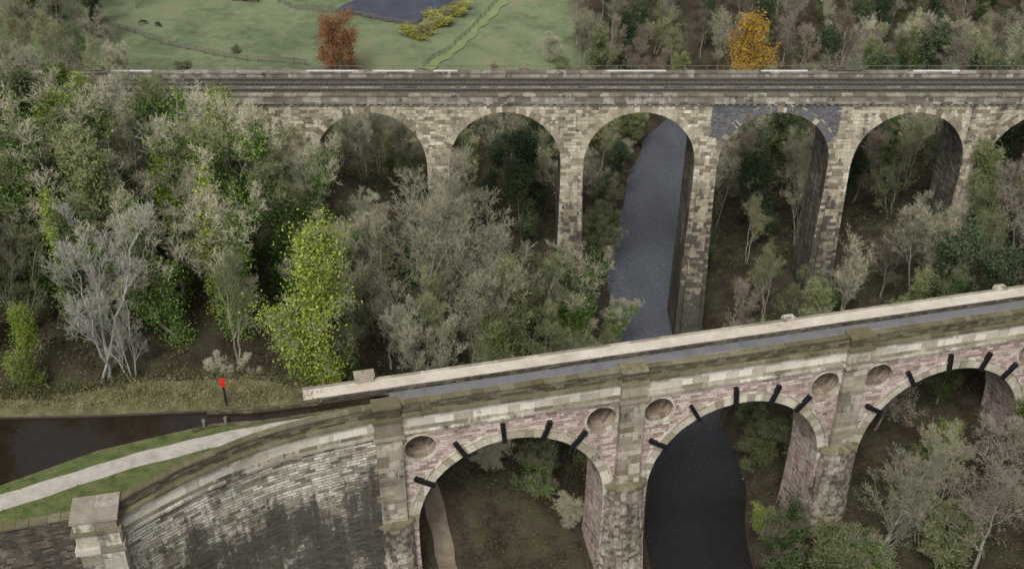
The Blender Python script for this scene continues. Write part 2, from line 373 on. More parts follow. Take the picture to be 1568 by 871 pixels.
vp=Path([(-130,VY),(170,VY)]); vb=Path([(170,VY+7.9),(-130,VY+7.9)])
mb=MB()
for p in (vp,vb):
    course(mb,p,-.40,.5,37.40,37.62,1.3,.02,.03)
    course(mb,p,-.15,.42,37.62,38.35,1.1,.008,.015)
    course(mb,p,-.28,.55,38.35,38.55,1.5,.02,.02)
for x in np.arange(-60,100,.9): mb.box(x,x+.42,VY-.3,VY+.05,37.12,37.39)
mb.obj('string_course_parapets',[M_vcop],via)
mb=MB(); mb.box(-130,170,VY+.43,VY+7.47,36.9,37.75,0); mb.obj('ballast_bed',[M_ballast],via)
mb=MB()
for tr in (VY+2.35,VY+5.75):
    for x in np.arange(-110,150,.65): mb.box(x,x+.25,tr-1.25,tr+1.25,37.74,37.83)
mb.obj('sleepers',[M_sleeper],via)
mb=MB()
for tr in (VY+2.35,VY+5.75):
    for s in (-.72,.72):
        mb.box(-120,160,tr+s-.11,tr+s+.11,37.83,37.97,0); mb.box(-120,160,tr+s-.035,tr+s+.035,37.972,38.0,1)
mb.obj('rails',[M_rail,M_railtop],via)
mb=MB()
for x in np.arange(-110,150,1.0): mb.box(x,x+.96,VY+.75,VY+1.0,37.76,37.9); mb.box(x,x+.96,VY+3.95,VY+4.15,37.76,37.86)
mb.obj('cable_trough_lids',[M_vcop],via)
mb=MB()
x=-70
while x<110:
    L=random.uniform(3,9)
    if random.random()<.6: mb.box(x,x+L,VY+7.6,VY+7.72,38.57,38.72,random.choice([0,0,1]))
    x+=L+random.uniform(.2,3)
for x in np.arange(-70,110,3.0): mb.box(x,x+.08,VY+7.8,VY+7.88,38.5,39.3,2)
mb.box(-70,110,VY+7.82,VY+7.86,39.25,39.31,2)
mb.obj('parapet_handrail',[M_white,M_rail,M_timber],via)

# ------------------------------------------------------------------ aqueduct
aq=empty('stone_aqueduct')
ang=math.atan2(11.17,47.0); PC=Vector((11.8,85.7,0))
Ta=Matrix.Translation(PC)@Matrix.Rotation(ang,4,'Z')
PIT=24.15; AR=9.7; AS=14.0; DEP=5.7
centers=[-PIT/2,PIT/2,PIT*1.5]
out=[(-25.6,27.1),(-25.6,2)]
for c in centers:
    fl=.7
    out+=[(c-AR+fl,-2),(c-AR+.15,6),(c-AR,11)]+[(c-AR*math.cos(a),AS+AR*math.sin(a)) for a in np.linspace(0,math.pi,36)]+[(c+AR,11),(c+AR-.15,6),(c+AR-fl,-2)]
out+=[(75,-2),(75,27.1)]
holes=[]; RC=[]; HR=1.58
for p in (-PIT,0,PIT,2*PIT):
    for s in (-1,1):
        if p==-PIT and s<0: continue
        if p==2*PIT and s>0: continue
        hx=p+s*3.0; RC.append(hx)
        holes.append([(hx+HR*math.cos(a),24.25+HR*math.sin(a)) for a in np.linspace(0,2*math.pi,28,endpoint=False)])
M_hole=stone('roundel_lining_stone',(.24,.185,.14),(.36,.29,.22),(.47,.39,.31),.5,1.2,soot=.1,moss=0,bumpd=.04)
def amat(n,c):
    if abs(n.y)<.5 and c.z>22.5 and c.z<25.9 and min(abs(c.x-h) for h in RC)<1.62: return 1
    return 0
extruded('spandrels_and_piers',out,holes,DEP,Ta,[M_pink,M_hole],amat,aq)
mb=MB()
for c in centers:
    ring(mb,Ta,c,AS,AR,-.08,.4,.85,.95,37); ring(mb,Ta,c,AS,AR,DEP-.3,DEP+.08,.85,.95,37,jit=0)
    ring(mb,Ta,c,AS,AR+.98,-.16,.2,.16,.16,37)
for hx in RC: ring(mb,Ta,hx,24.25,HR,-.05,.3,.2,.2,16,0,2*math.pi)
mb.obj('arch_rings',[M_ring],aq)
def apath(s0,s1):
    a=Ta@Vector((s0,0,0)); b=Ta@Vector((s1,0,0)); return Path([(a.x,a.y),(b.x,b.y)])
ap=apath(-24.0,75)
def mould(mb,path,u0=0):
    course(mb,path,-.40,.4,26.5,26.74,1.8,.006,.012,0,u0)
    course(mb,path,-.20,.4,26.74,27.12,1.8,.006,.012,3,u0)
    course(mb,path,-.06,.45,27.12,27.87,1.5,.010,.015,4,u0)
    course(mb,path,-.06,.45,27.88,28.55,1.5,.010,.015,4,u0)
    course(mb,path,-.45,.5,28.55,28.80,1.6,.008,.02,1,u0)
    wallstrip(mb,path,0,.48,28.80,29.82,2,.8,u0)
    course(mb,path,-.08,.6,29.82,30.0,1.4,.012,.02,1,u0)
mb=MB(); mould(mb,ap)
MOULD=[M_pale,M_cope,M_para,M_pil,M_frieze]
mb.obj('cornice_and_parapet',MOULD,aq)
mb=MB()
for p in (-PIT,0,PIT,2*PIT):
    w=1.25
    def hx(s0,s1,t0,t1,z0,z1,m=0,ins=0):
        c=[(s0-ins,t0-ins,z0),(s1+ins,t0-ins,z0),(s1+ins,t1,z0),(s0-ins,t1,z0),(s0,t0,z1),(s1,t0,z1),(s1,t1,z1),(s0,t1,z1)]
        mb.hexa([tuple(Ta@Vector(q)) for q in c],(p+5,z0),m)
    z=15.6
    while z<26.3:
        h=random.uniform(.5,.75); h=min(h,26.4-z) if 26.4-h-z>.3 else 26.4-z
        j=random.uniform(-.012,.012); cut=random.uniform(-.35,.35)
        hx(p-w-j,p+cut-.006,-.6-j,.1,z+.006,z+h-.006); hx(p+cut+.006,p+w+j,-.6+j,.1,z+.006,z+h-.006); z+=h
    hx(p-w-.2,p+w+.2,-.9,.2,26.4,26.72); hx(p-w-.1,p+w+.1,-.72,.2,26.72,27.12)
    hx(p-w,p+w,-.62,.2,27.12,28.6); hx(p-w-.2,p+w+.2,-.92,.3,28.6,28.84,1)
    hx(p-w+.05,p+w-.05,-.56,.9,28.84,29.95,2); hx(p-w-.08,p+w+.08,-.68,1.0,29.95,30.2,1)
mb.obj('pilasters',[M_pil,M_cope,M_para],aq)
mb=MB()
for p in (-PIT,0,PIT,2*PIT):
    hw=2.0 if p>-PIT else 1.7
    zb=-1.5 if p>-PIT else 4
    n=10
    rows=list(np.arange(zb,15.2,.48))
    for z in rows:
        of=random.random()*.5
        for i in range(n):
            a=math.pi*max(0,(i-of))/n; b=math.pi*(min(n,i+1-of) if i<n-1 else n)/n
            R=hw+(15.2-z)*.035+random.uniform(-.05,.14); dep=.62
            f=lambda aa,r,zz: tuple(Ta@Vector((p-r*math.cos(aa),-r*dep*math.sin(aa),zz)))
            g=.012; zt=min(z+.47,15.2)
            mb.hexa([f(a+g,R,z),f(b-g,R,z),f(b-g,.5,z),f(a+g,.5,z),f(a+g,R-.03,zt),f(b-g,R-.03,zt),f(b-g,.5,zt),f(a+g,.5,zt)],(random.random()*9,z),0)
    for i in range(n):
        a,b=math.pi*i/n,math.pi*(i+1)/n
        f=lambda aa,r,zz: tuple(Ta@Vector((p-r*math.cos(aa),-r*.62*math.sin(aa),zz)))
        mb.hexa([f(a,hw+.35,15.2),f(b,hw+.35,15.2),f(b,.4,15.2),f(a,.4,15.2),f(a,hw+.3,15.5),f(b,hw+.3,15.5),f(b,.4,15.9),f(a,.4,15.9)],(random.random()*9,0),1)
mb.obj('rounded_pier_fronts',[M_rock,M_cope],aq)
mb=MB()
for c in centers:
    for deg in (146,119,95,71.5,51):
        a=math.radians(deg); R=Vector((math.cos(a),0,math.sin(a))); Tn=Vector((-math.sin(a),0,math.cos(a)))
        ce=Vector((c,0,AS)); r0,r1=AR-.15,AR+2.15; hw=.22
        P=lambda r,s,t: tuple(Ta@(ce+R*r+Tn*(s*hw)+Vector((0,t,0))))
        mb.hexa([P(r0,1,-.42),P(r0,-1,-.42),P(r0,-1,-.1),P(r0,1,-.1),P(r1,1,-.42),P(r1,-1,-.42),P(r1,-1,.02),P(r1,1,.02)])
mb.obj('iron_straps',[M_black],aq)
mb=MB()
wallstrip(mb,ap,.45,1.98,27.0,28.7,0,2)
wallstrip(mb,ap,2.0,3.7,27.0,28.2,2,4)
course(mb,ap,1.95,2.15,27.0,28.78,1.4,.01,.01,1)
farp=apath(-31.5,75)
course(mb,farp,3.72,3.95,27.0,28.9,2.6,.01,.01,2)
wallstrip(mb,farp,3.97,5.45,27.05,28.93,4,2)
course(mb,farp,5.45,5.75,27.0,29.02,2.5,.008,.02,1)
mb.obj('towpath_and_trough_walls',[M_gravel,M_deckstone,M_dark,M_cope,M_strip],aq)
mb=MB(); q=[tuple(Ta@Vector(v)) for v in ((-25,2.1,28.5),(75,2.1,28.5),(75,3.75,28.5),(-25,3.75,28.5))]; mb.quad(q); mb.obj('trough_water',[M_canal2],aq)
mb=MB()
for s in (-25.5,):
    for (a,z0,z1) in ((.85,28.95,29.5),(1.0,29.5,29.72)):
        mb.hexa([tuple(Ta@Vector(v)) for v in ((s-a,5.2,z0),(s+a,5.2,z0),(s+a,6.3,z0),(s-a,6.3,z0),(s-a,5.2,z1),(s+a,5.2,z1),(s+a,6.3,z1),(s-a,6.3,z1))])
for s in (19,44):
    mb.hexa([tuple(Ta@Vector(v)) for v in ((s-.7,5.3,28.9),(s+.7,5.3,28.9),(s+.7,6.1,28.9),(s-.7,6.1,28.9),(s-.6,5.3,29.3),(s+.6,5.3,29.3),(s+.6,6.1,29.3),(s-.6,6.1,29.3))])
mb.obj('far_pedestals',[M_pil],aq)

# ------------------------------------------------------------------ curved wing wall with end pillar
wing=empty('curved_wing_wall')
pa=Ta@Vector((-25.3,0,0))
wp=Path(catmull([(-32.9,67.5),(-31.6,68.9),(-30.0,70.4),(-27.2,72.8),(-22.3,76.1),(-17.2,78.35),(pa.x,pa.y)]))
mb=MB(); wallstrip(mb,wp,0,.9,3,26.5,0,.7,batter=1.3); mb.obj('wall_face',[M_wing],wing)
mb=MB(); mould(mb,wp); mb.obj('cornice_and_parapet',MOULD,wing)
mb=MB()
pc=Vector((-34.4,66.7,0)); Tp=Matrix.Translation(pc)@Matrix.Rotation(math.radians(12),4,'Z')
def pb(w,z0,z1,m,j=.02):
    n=2 if w>1.2 else 1
    for a in range(n):
        for b in range(n):
            x0=-w+2*w*a/n+.006; x1=-w+2*w*(a+1)/n-.006; y0=-w*.8+1.6*w*b/n+.006; y1=-w*.8+1.6*w*(b+1)/n-.006
            k=random.uniform(-j,j)*.3
            mb.hexa([tuple(Tp@Vector(v)) for v in ((x0-k,y0-k,z0),(x1+k,y0-k,z0),(x1+k,y1+k,z0),(x0-k,y1+k,z0),(x0-k,y0-k,z1),(x1+k,y0-k,z1),(x1+k,y1+k,z1),(x0-k,y1+k,z1))],(random.random()*9,z0),m)
z=4
while z<26.4: pb(1.75,z,z+.59,0,.03); z+=.6
pb(2.0,26.5,27.1,0); pb(1.75,27.1,28.6,0); pb(2.0,28.6,28.9,1); pb(1.7,28.9,29.9,0); pb(1.9,29.9,30.2,2)
mb.obj('end_pillar',[M_pale,M_cope,M_deckstone],wing)
lw=Path([(-75,50.5),(-60,57.5),(-43,65.2),(-36.4,67.0)])
lwall=empty('canal_side_wall')
mb=MB(); wallstrip(mb,lw,0,.6,4,28.75,0,1.0,batter=1.2); course(mb,lw,-.12,.7,28.75,28.95,1.3,.015,.03,1); mb.obj('rubble_wall',[M_dark,M_cope],lwall)

# ------------------------------------------------------------------ canal banks
W=lambda X: np.interp(X,[-75,-60,-43,-37,-33.5,-32.2,-30.4,-27.2,-22.3,-16.8,-11.8],[51,58,65.7,67.4,68.0,68.9,70.7,73.4,76.8,79.0,80.5])
T1=lambda X: np.interp(X,[-75,-43,-33.7,-27,-23,-16.8,-11.8],[53,67.7,72.9,75.7,77.3,79.4,80.62])+.06*np.sin(np.asarray(X)*1.3)
T2=lambda X: np.interp(X,[-75,-43.4,-33.7,-27,-23,-16.8,-11.8],[55.3,69.9,75.0,77.7,78.9,80.65,82.0])+.05*np.sin(np.asarray(X)*1.7+1)
wn=lambda X: np.interp(X,[-75,-44.1,-37.1,-27.8,-23,-12.2],[57.6,71.0,75.5,79.1,79.55,82.1])
wf=lambda X: np.interp(X,[-75,-47.8,-38.6,-28.4,-24,-12.5],[79,80.0,80.3,81.0,80.9,83.45])
bc=lambda X: np.interp(X,[-75,-44,-36,-28,-22,-18,-11.8],[82,82,84,84.8,84.4,83.2,84])
bo=lambda X: np.interp(X,[-75,-44,-36,-28,-20,-11.8],[88,88,89.5,89.0,86.5,87])
bz=lambda X: float(np.interp(X,[-75,-44,-36,-24,-19,-11.8],[29.2,29.2,29.6,29.5,28.75,27.8]))
Xs=np.arange(-75,-11.7,.5); Xs=np.append(Xs,-11.8)
def strip(name,f0,f1,z0,z1,mat,rows=1,jit=0,XS=None):
    X_=Xs if XS is None else XS
    V=[];F_=[]
    for j in range(rows+1):
        for i,x in enumerate(X_):
            k=j/rows; y=f0(x)*(1-k)+f1(x)*k
            za=z0(x) if callable(z0) else z0; zb=z1(x) if callable(z1) else z1
            V.append((x,y,za*(1-k)+zb*k+(jit*mnoise.noise(Vector((x*.7,y*.7,0))) if 0<j<rows else 0)))
    n=len(X_)
    for j in range(rows):
        for i in range(n-1): F_.append((j*n+i,j*n+i+1,(j+1)*n+i+1,(j+1)*n+i))
    me=mesh_np(name,V,F_,mats=[mat],smooth=True); return me
e1=empty('canal_bank')
XL=np.arange(-75,-17.9,.5)
for nm,a in (('near_verge',(W,T1,28.72,28.72,M_grass,4,.12)),('far_verge',(T2,wn,28.72,28.66,M_grass,4,.15)),
             ('near_edge',(wn,wn,28.66,28.0,M_dark,1)),('far_edge',(wf,wf,28.0,28.75,M_dark,1)),
             ('far_grass_bank',(wf,bc,28.75,bz,M_olive,8,.4,XL)),('outer_slope',(bc,bo,bz,lambda x: tz(x,float(bo(x)))-.4,M_ground,8,.6,XL))):
    link(bpy.data.objects.new(nm,strip(nm,*a)),e1)
link(bpy.data.objects.new('gravel_towpath',strip('gravel_towpath',T1,T2,28.735,28.735,M_gravel,3,.02)))
link(bpy.data.objects.new('canal',strip('canal',lambda x:wn(x)-.3,lambda x:wf(x)+.3,28.5,28.5,M_canal,1)))
mb=MB()
cp=Path([(-28.6,80.7),(-24,80.9),(-18.3,82.1)]); course(mb,cp,.0,.42,28.3,28.9,1.3,.01,.02)
cp=Path([(-29.4,78.2),(-27.8,79.0),(-23,79.5),(-12.2,82.1)]); course(mb,cp,-.4,.0,28.3,28.82,1.3,.01,.02)
mb.obj('canal_edging_stones',[M_para])
for x,y in ((-28.3,78.6),(-26.4,79.0)):
    mb=MB(); mb.hexa([(x-.13,y-.13,28.5),(x+.13,y-.13,28.5),(x+.13,y+.13,28.5),(x-.13,y+.13,28.5),(x-.11,y-.11,29.5),(x+.11,y-.11,29.5),(x+.11,y+.11,29.5),(x-.11,y+.11,29.5)])
    mb.hexa([(x-.16,y-.16,29.5),(x+.16,y-.16,29.5),(x+.16,y+.16,29.5),(x-.16,y+.16,29.5),(x-.05,y-.05,29.65),(x+.05,y-.05,29.65),(x+.05,y+.05,29.65),(x-.05,y+.05,29.65)]); mb.obj('mooring_post',[M_timber])
lb=empty('lifebuoy_post'); x,y=-26.9,81.6
mb=MB(); mb.box(x-.08,x+.08,y-.07,y+.07,28.6,31.9); mb.obj('post',[M_black],lb)
mb=MB(); mb.box(x-.22,x+.22,y-.13,y-.075,31.1,31.95); mb.box(x-.28,x+.28,y-.2,y+.02,31.952,32.02); mb.obj('red_housing',[M_red],lb)
V=[];F_=[]
for i in range(20):
    for j in range(8):
        a=2*math.pi*i/20;b=2*math.pi*j/8; R=.18+.04*math.cos(b); V.append((x+R*math.cos(a),y-.17+.04*math.sin(b),31.5+R*math.sin(a)))
        F_.append((i*8+j,i*8+(j+1)%8,((i+1)%20)*8+(j+1)%8,((i+1)%20)*8+j))
tri_obj('ring',V,F_,[M_red],lb)

# earth path beneath the first arch
def dp(x,y,dz): return (x,y,tz(x,y)+dz)
mb=MB(); pp=Path(catmull([(-3,70),(-6.2,80),(-7.6,86),(-9.8,92),(-10.5,99),(-8,106)]))
for u in np.arange(0,pp.L-.6,.6):
    for k in range(4):
        f=lambda uu,kk: dp(*pp.at(uu,(-1.0+.5*kk)+(.08*math.sin(uu*1.9+kk) if kk in (0,4) else 0),0)[:2],.1)
        mb.quad([f(u,k),f(u,k+1),f(u+.6,k+1),f(u+.6,k)])
mb.obj('earth_footpath',[M_litter])

# ------------------------------------------------------------------ fields: arena, fences, hut, track
mb=MB()
A=[(-41,249.7),(-21.7,243.5),(-9,262),(-30,270)]
n=10
for i in range(n):
    for j in range(n):
        def b(u,v):
            p=[A[0][k]*(1-u)*(1-v)+A[1][k]*u*(1-v)+A[2][k]*u*v+A[3][k]*(1-u)*v for k in (0,1)]; return dp(p[0],p[1],.35)
        mb.quad([b(i/n,j/n),b((i+1)/n,j/n),b((i+1)/n,(j+1)/n),b(i/n,(j+1)/n)])
mb.obj('riding_arena',[M_arena])
def fence(pts,name='post_and_rail_fence',h=1.25):
    p=Path(pts); mb=MB(); u=0
    while u<p.L:
        x,y,_=p.at(u,0,0); z=tz(x,y); mb.box(x-.08,x+.08,y-.08,y+.08,z-.3,z+h)
        v=min(u+2.6,p.L); x2,y2,_=p.at(v,0,0); z2=tz(x2,y2)
        for k in (.5,.85,1.15):
            mb.hexa([(x,y-.03,z+k*h*.9-.06),(x2,y2-.03,z2+k*h*.9-.06),(x2,y2+.03,z2+k*h*.9-.06),(x,y+.03,z+k*h*.9-.06),(x,y-.03,z+k*h*.9+.06),(x2,y2-.03,z2+k*h*.9+.06),(x2,y2+.03,z2+k*h*.9+.06),(x,y+.03,z+k*h*.9+.06)])
        u+=2.6
    mb.obj(name,[M_timber])
fence([(-95,243),(-89,238),(-62,221),(-42,216)]); fence([(-41.5,249),(-21.5,242.8),(-8.6,262)]); fence([(-18.5,218),(-10,238),(-4,256),(2,272)]); fence([(-60,262),(-50,250),(-41,249)])
M_track=noisy('mown_track_grass',[(.3,(.16,.21,.085)),(.7,(.24,.285,.13))],.5,bd=.05)
mb=MB()
pp=Path([(-18,217),(-12,232),(-7,246),(-1,262),(4,275)])
for u in np.arange(0,pp.L-1,1.0):
    g=lambda uu,s: pp.at(uu,s*(1.5+.4*math.sin(uu*.9)),0)
    q=[g(u,1),g(u,-1),g(u+1,-1),g(u+1,1)]; mb.quad([dp(a_[0],a_[1],.2) for a_ in q])
mb.obj('grass_track',[M_track])
hut=empty('stone_field_hut'); hx_,hy_=-63,258; hz=tz(hx_,hy_)
mb=MB(); mb.box(hx_-3,hx_+3,hy_-2,hy_+2,hz-.5,hz+2.6,0); mb.box(hx_-.6,hx_+.6,hy_-2.05,hy_-2.0,hz,hz+2.0,1); mb.box(hx_+1.2,hx_+2.1,hy_-2.05,hy_-2.0,hz+1,hz+1.8,1); mb.obj('walls_and_openings',[M_para,M_black],hut)
mb=MB(); mb.quad([(hx_-3.3,hy_-2.4,hz+2.5),(hx_+3.3,hy_-2.4,hz+2.5),(hx_+3.3,hy_,hz+4.1),(hx_-3.3,hy_,hz+4.1)]); mb.quad([(hx_+3.3,hy_+2.4,hz+2.5),(hx_-3.3,hy_+2.4,hz+2.5),(hx_-3.3,hy_,hz+4.1),(hx_+3.3,hy_,hz+4.1)])
mb.quad([(hx_-3,hy_-2,hz+2.6),(hx_-3,hy_+2,hz+2.6),(hx_-3,hy_,hz+4.0),(hx_-3,hy_,hz+4.0)]); mb.quad([(hx_+3,hy_-2,hz+2.6),(hx_+3,hy_+2,hz+2.6),(hx_+3,hy_,hz+4.0),(hx_+3,hy_,hz+4.0)]); mb.obj('roof',[M_slate],hut)
M_cow=noisy('cow_hide',[(.4,(.03,.022,.016)),(.55,(.05,.035,.025)),(.62,(.3,.28,.25))],.8,bd=0)
def cow(x,y,rot):
    z=tz(x,y)
    P=[(0,0,1.1),(.75,0,1.12),(-.75,0,1.15),(1.05,0,1.0),(1.4,0,.55),(1.55,0,.2)]
    E=[(0,1),(0,2),(1,3),(3,4),(4,5)]; R=[.38,.34,.33,.2,.15,.1]
    for sx,par in ((.7,1),(-.8,2)):
        for sy in (-.22,.22):
            i=len(P); kx=sx+(.06 if par==1 else -.12); P+= [(sx,sy,.85),(kx,sy,.45),(sx,sy,.03)]; E+=[(par,i),(i,i+1),(i+1,i+2)]; R+=[.16,.09,.07]
    i=len(P); P+=[(-1.05,0,1.15),(-1.12,0,.6)]; E+=[(2,i),(i,i+1)]; R+=[.06,.04]
    me=bpy.data.meshes.new('cow'); me.from_pydata(P,E,[]); o=link(bpy.data.objects.new('grazing_cow',me)); me.materials.append(M_cow)
    md=o.modifiers.new('skin','SKIN'); 
    for k,r in enumerate(R): me.skin_vertices[0].data[k].radius=(r,r)
    me.skin_vertices[0].data[0].use_root=True
    o.modifiers.new('sub','SUBSURF').levels=1
    o.location=(x,y,z); o.scale=(.8,.8,.8); o.rotation_euler=(0,0,rot)
try:
    for c_ in ((-83,241,.3),(-79,239.5,2.5)): cow(*c_)
except Exception as ex: print('cow',ex)

# ------------------------------------------------------------------ trees
M_bark=noisy('bark',[(.3,(.15,.14,.105)),(.7,(.36,.34,.27))],1.5,bd=0,detail=2)
M_barkw=noisy('pale_bark',[(.3,(.28,.27,.24)),(.7,(.50,.48,.43))],1.5,bd=0,detail=2)
def twigmat(name,a,b_): return leafmat(name,[a,b_],.5,False)
M_twt=twigmat('twigs_tan',(.20,.19,.125),(.56,.53,.38))
M_twg=twigmat('twigs_olive',(.12,.13,.065),(.38,.385,.21))
M_tww=twigmat('twigs_pale',(.28,.27,.23),(.52,.50,.45))
M_twb=twigmat('twigs_brown',(.12,.10,.075),(.34,.30,.235))
M_ivy=leafmat('ivy_leaves',[(.025,.052,.018),(.06,.11,.028),(.11,.185,.045),(.19,.28,.07)])
M_ivyY=leafmat('yellow_green_leaves',[(.05,.085,.02),(.12,.18,.03),(.22,.29,.045),(.34,.39,.08)],.4)
M_mid=leafmat('mixed_green_leaves',[(.04,.06,.025),(.08,.115,.04),(.13,.165,.06),(.2,.22,.09)])
M_or=leafmat('orange_leaves',[(.14,.07,.035),(.27,.13,.06),(.36,.185,.085)],.2)
M_ye=leafmat('golden_leaves',[(.20,.12,.03),(.37,.225,.045),(.48,.32,.07)],.2)
M_yel=leafmat('yellow_hedge_leaves',[(.25,.25,.05),(.42,.40,.08),(.54,.51,.12)],.2)
M_dkg=leafmat('dark_green_leaves',[(.03,.05,.026),(.06,.09,.044),(.11,.14,.065)])
def nrm(v): return v/np.maximum(np.linalg.norm(v,axis=-1,keepdims=True),1e-9)
def make_tree(name,seed,H=18,stems=1,cnt=(14,8,6,5,3),l1=.34,ang=(35,60),up=.35,crown0=.25,leafs=None,mats=None,tw=1.0,shape='round',lean=.08,wig=.25):
    r=np.random.default_rng(seed); levels=[]
    st=np.zeros((stems,3)); st[:,:2]=r.normal(0,.25*(stems>1),(stems,2))
    d=np.zeros((stems,3)); d[:,2]=1; d[:,:2]=r.normal(0,lean if stems==1 else .22,(stems,2)); d=nrm(d)
    L=H*r.uniform(.82,.97,stems); R=np.full(stems,H*.0135/ (stems**.35)); bd=r.normal(0,.05,(stems,3)); bd[:,2]=0.02
    levels.append((st,d,L,bd,R))
    for li,c in enumerate(cnt):
        st,d,L,bd,R=levels[-1]; n=len(st)
        t=r.uniform(crown0 if li==0 else .22,1.0,(n,c))
        if li==0: t=np.sort(t,1)
        idx_=np.repeat(np.arange(n),c); t=t.ravel()
        p=st[idx_]+d[idx_]*(L[idx_]*t)[:,None]+bd[idx_]*(L[idx_]*t*t)[:,None]
        tg=nrm(d[idx_]+2*bd[idx_]*t[:,None])
        rv=r.normal(0,1,(len(t),3)); pr=nrm(rv-tg*(rv*tg).sum(1,keepdims=True))
        a=np.radians(r.uniform(ang[0],ang[1],len(t)))*(1-.45*t*(li==0))
        nd=tg*np.cos(a)[:,None]+pr*np.sin(a)[:,None]; nd[:,2]+=up*(.9 if li<2 else .5); nd=nrm(nd)
        if li==0:
            tt=(t-crown0)/(1-crown0)
            sh={'round':np.sqrt(np.clip(1-(tt*1.0-.25)**2/.75,.08,1)),'cone':1-.7*tt,'fan':.75+.5*tt}[shape]
            nl=H*l1*sh*r.uniform(.55,1.25,len(t))
        else: nl=L[idx_]*r.uniform(.32,.62,len(t))*(1.05-.35*t)
        if li>=3: nl=np.maximum(nl,.4)
        nR=R[idx_]*(1-.75*t)*.55
        nb=r.normal(0,wig*.5,(len(t),3)); nb[:,2]+=up*.35
        levels.append((p,nd,nl,nb,nR))
    V=[];Fq=[];MI=[];base=0
    for li,(st,d,L,bd,R) in enumerate(levels):
        K=[9,6,4,2,1,1,1][li] if li<7 else 1
        ts=np.linspace(0,1,K+1)
        P=st[:,None]+d[:,None]*(L[:,None]*ts)[...,None]+bd[:,None]*(L[:,None]*ts*ts)[...,None]
        if li<3 and K>2: P[:,1:]+=r.normal(0,.014*H/(li+1)*.5,P[:,1:].shape)
        Rr=np.maximum(R[:,None]*(1-.8*ts),(.02 if li<3 else .011)*tw)
        if li<=2:
            S=6 if li==0 else 3
            tg=nrm(d); ref=np.where(np.abs(tg[:,2:3])>.8,np.array([[1.,0,0]]),np.array([[0,0,1.]])); u=nrm(np.cross(tg,ref)); w=np.cross(tg,u)
            an=np.arange(S)*2*np.pi/S
            off=u[:,None,None]*np.cos(an)[None,None,:,None]+w[:,None,None]*np.sin(an)[None,None,:,None]
            vv=P[:,:,None]+off*Rr[:,:,None,None]
            n=len(st); V.append(vv.reshape(-1,3))
            ii=base+np.arange(n*(K+1)*S).reshape(n,K+1,S); nx_=np.roll(ii,-1,axis=2)
            q=np.stack([ii[:,:-1],nx_[:,:-1],nx_[:,1:],ii[:,1:]],-1).reshape(-1,4)
            Fq.append(q); MI.append(np.zeros(len(q),int)); base+=n*(K+1)*S
        else:
            tg=nrm(d); rv=r.normal(0,1,tg.shape); u=nrm(np.cross(tg,rv))
            wdt=np.maximum(Rr,.012*tw)
            vv=np.stack([P-u[:,None]*wdt[...,None],P+u[:,None]*wdt[...,None]],2)
            n=len(st); V.append(vv.reshape(-1,3)); ii=base+np.arange(n*(K+1)*2).reshape(n,K+1,2)
            q=np.stack([ii[:,:-1,0],ii[:,:-1,1],ii[:,1:,1],ii[:,1:,0]],-1).reshape(-1,4)
            Fq.append(q); MI.append(np.ones(len(q),int)); base+=n*(K+1)*2
    if leafs:
        for (lv,count,sig,size,tr) in leafs:
            st,d,L,bd,R=levels[lv]
            wt=L/L.sum(); k=r.choice(len(st),count,p=wt); t=r.uniform(tr[0],tr[1],count)
            c=st[k]+d[k]*(L[k]*t)[:,None]+bd[k]*(L[k]*t*t)[:,None]
            den=np.sin(c[:,0]*1.9+seed)+np.sin(c[:,1]*2.1)+np.sin(c[:,2]*1.7)
            keep=r.uniform(-2.2,1.2,count)<den; c=c[keep]; m_=len(c)
            c=c+r.normal(0,sig,(m_,3))
            a1=nrm(r.normal(0,1,(m_,3))); a2=nrm(np.cross(a1,r.normal(0,1,(m_,3))))
            s=(size*r.uniform(.6,1.3,m_))[:,None]
            vv=np.stack([c-a1*s,c-a2*s*.6,c+a1*s,c+a2*s*.6],1); V.append(vv.reshape(-1,3))
            q=base+np.arange(m_*4).reshape(m_,4); Fq.append(q); MI.append(np.full(m_,2)); base+=m_*4
    V=np.concatenate(V);Fq=np.concatenate(Fq);MI=np.concatenate(MI)
    top=float(np.percentile(V[:,2],99.3))
    me=mesh_np(name,V,Fq,MI,mats); me['H']=top; return me
PRO={}
PRO['bare']=[make_tree('bare_tree_a',1,18,1,(12,8,6,4,2),.36,(28,58),.32,.22,None,[M_bark,M_twt],tw=1.0),
             make_tree('bare_tree_b',2,18,3,(7,7,6,4,3),.30,(26,52),.36,.25,None,[M_bark,M_twt],tw=1.0),
             make_tree('bare_tree_c',3,18,2,(8,8,6,4,2),.32,(28,58),.3,.2,[(3,3000,.35,.12,(0,1)),(0,2500,.35,.12,(.05,.8))],[M_bark,M_twg,M_mid],tw=1.0),
             make_tree('bare_tree_h',34,18,2,(7,8,7,4,2),.36,(30,62),.28,.3,None,[M_bark,M_twg],tw=1.0)]
PRO['big']=[make_tree('bare_tree_d',31,24,2,(10,9,7,4,3),.35,(26,54),.34,.16,None,[M_bark,M_twt],tw=1.0),
            make_tree('bare_tree_g',33,24,3,(8,8,6,4,3),.33,(28,56),.32,.16,[(3,2500,.4,.13,(0,1)),(0,3500,.5,.13,(.05,.7))],[M_bark,M_twt,M_mid],tw=1.0)]
PRO['white']=[make_tree('birch_a',4,18,3,(8,6,5,3,2),.22,(26,50),.35,.2,None,[M_barkw,M_tww],tw=.8)]
PRO['brown']=[make_tree('brown_tree_a',5,18,1,(14,8,6,4,2),.34,(35,65),.25,.25,None,[M_bark,M_twb],tw=1.15),
              make_tree('brown_tree_b',6,18,1,(14,8,6,4,2),.36,(35,60),.3,.2,[(3,1500,.3,.12,(0,1))],[M_bark,M_twb,M_or],tw=1.15)]
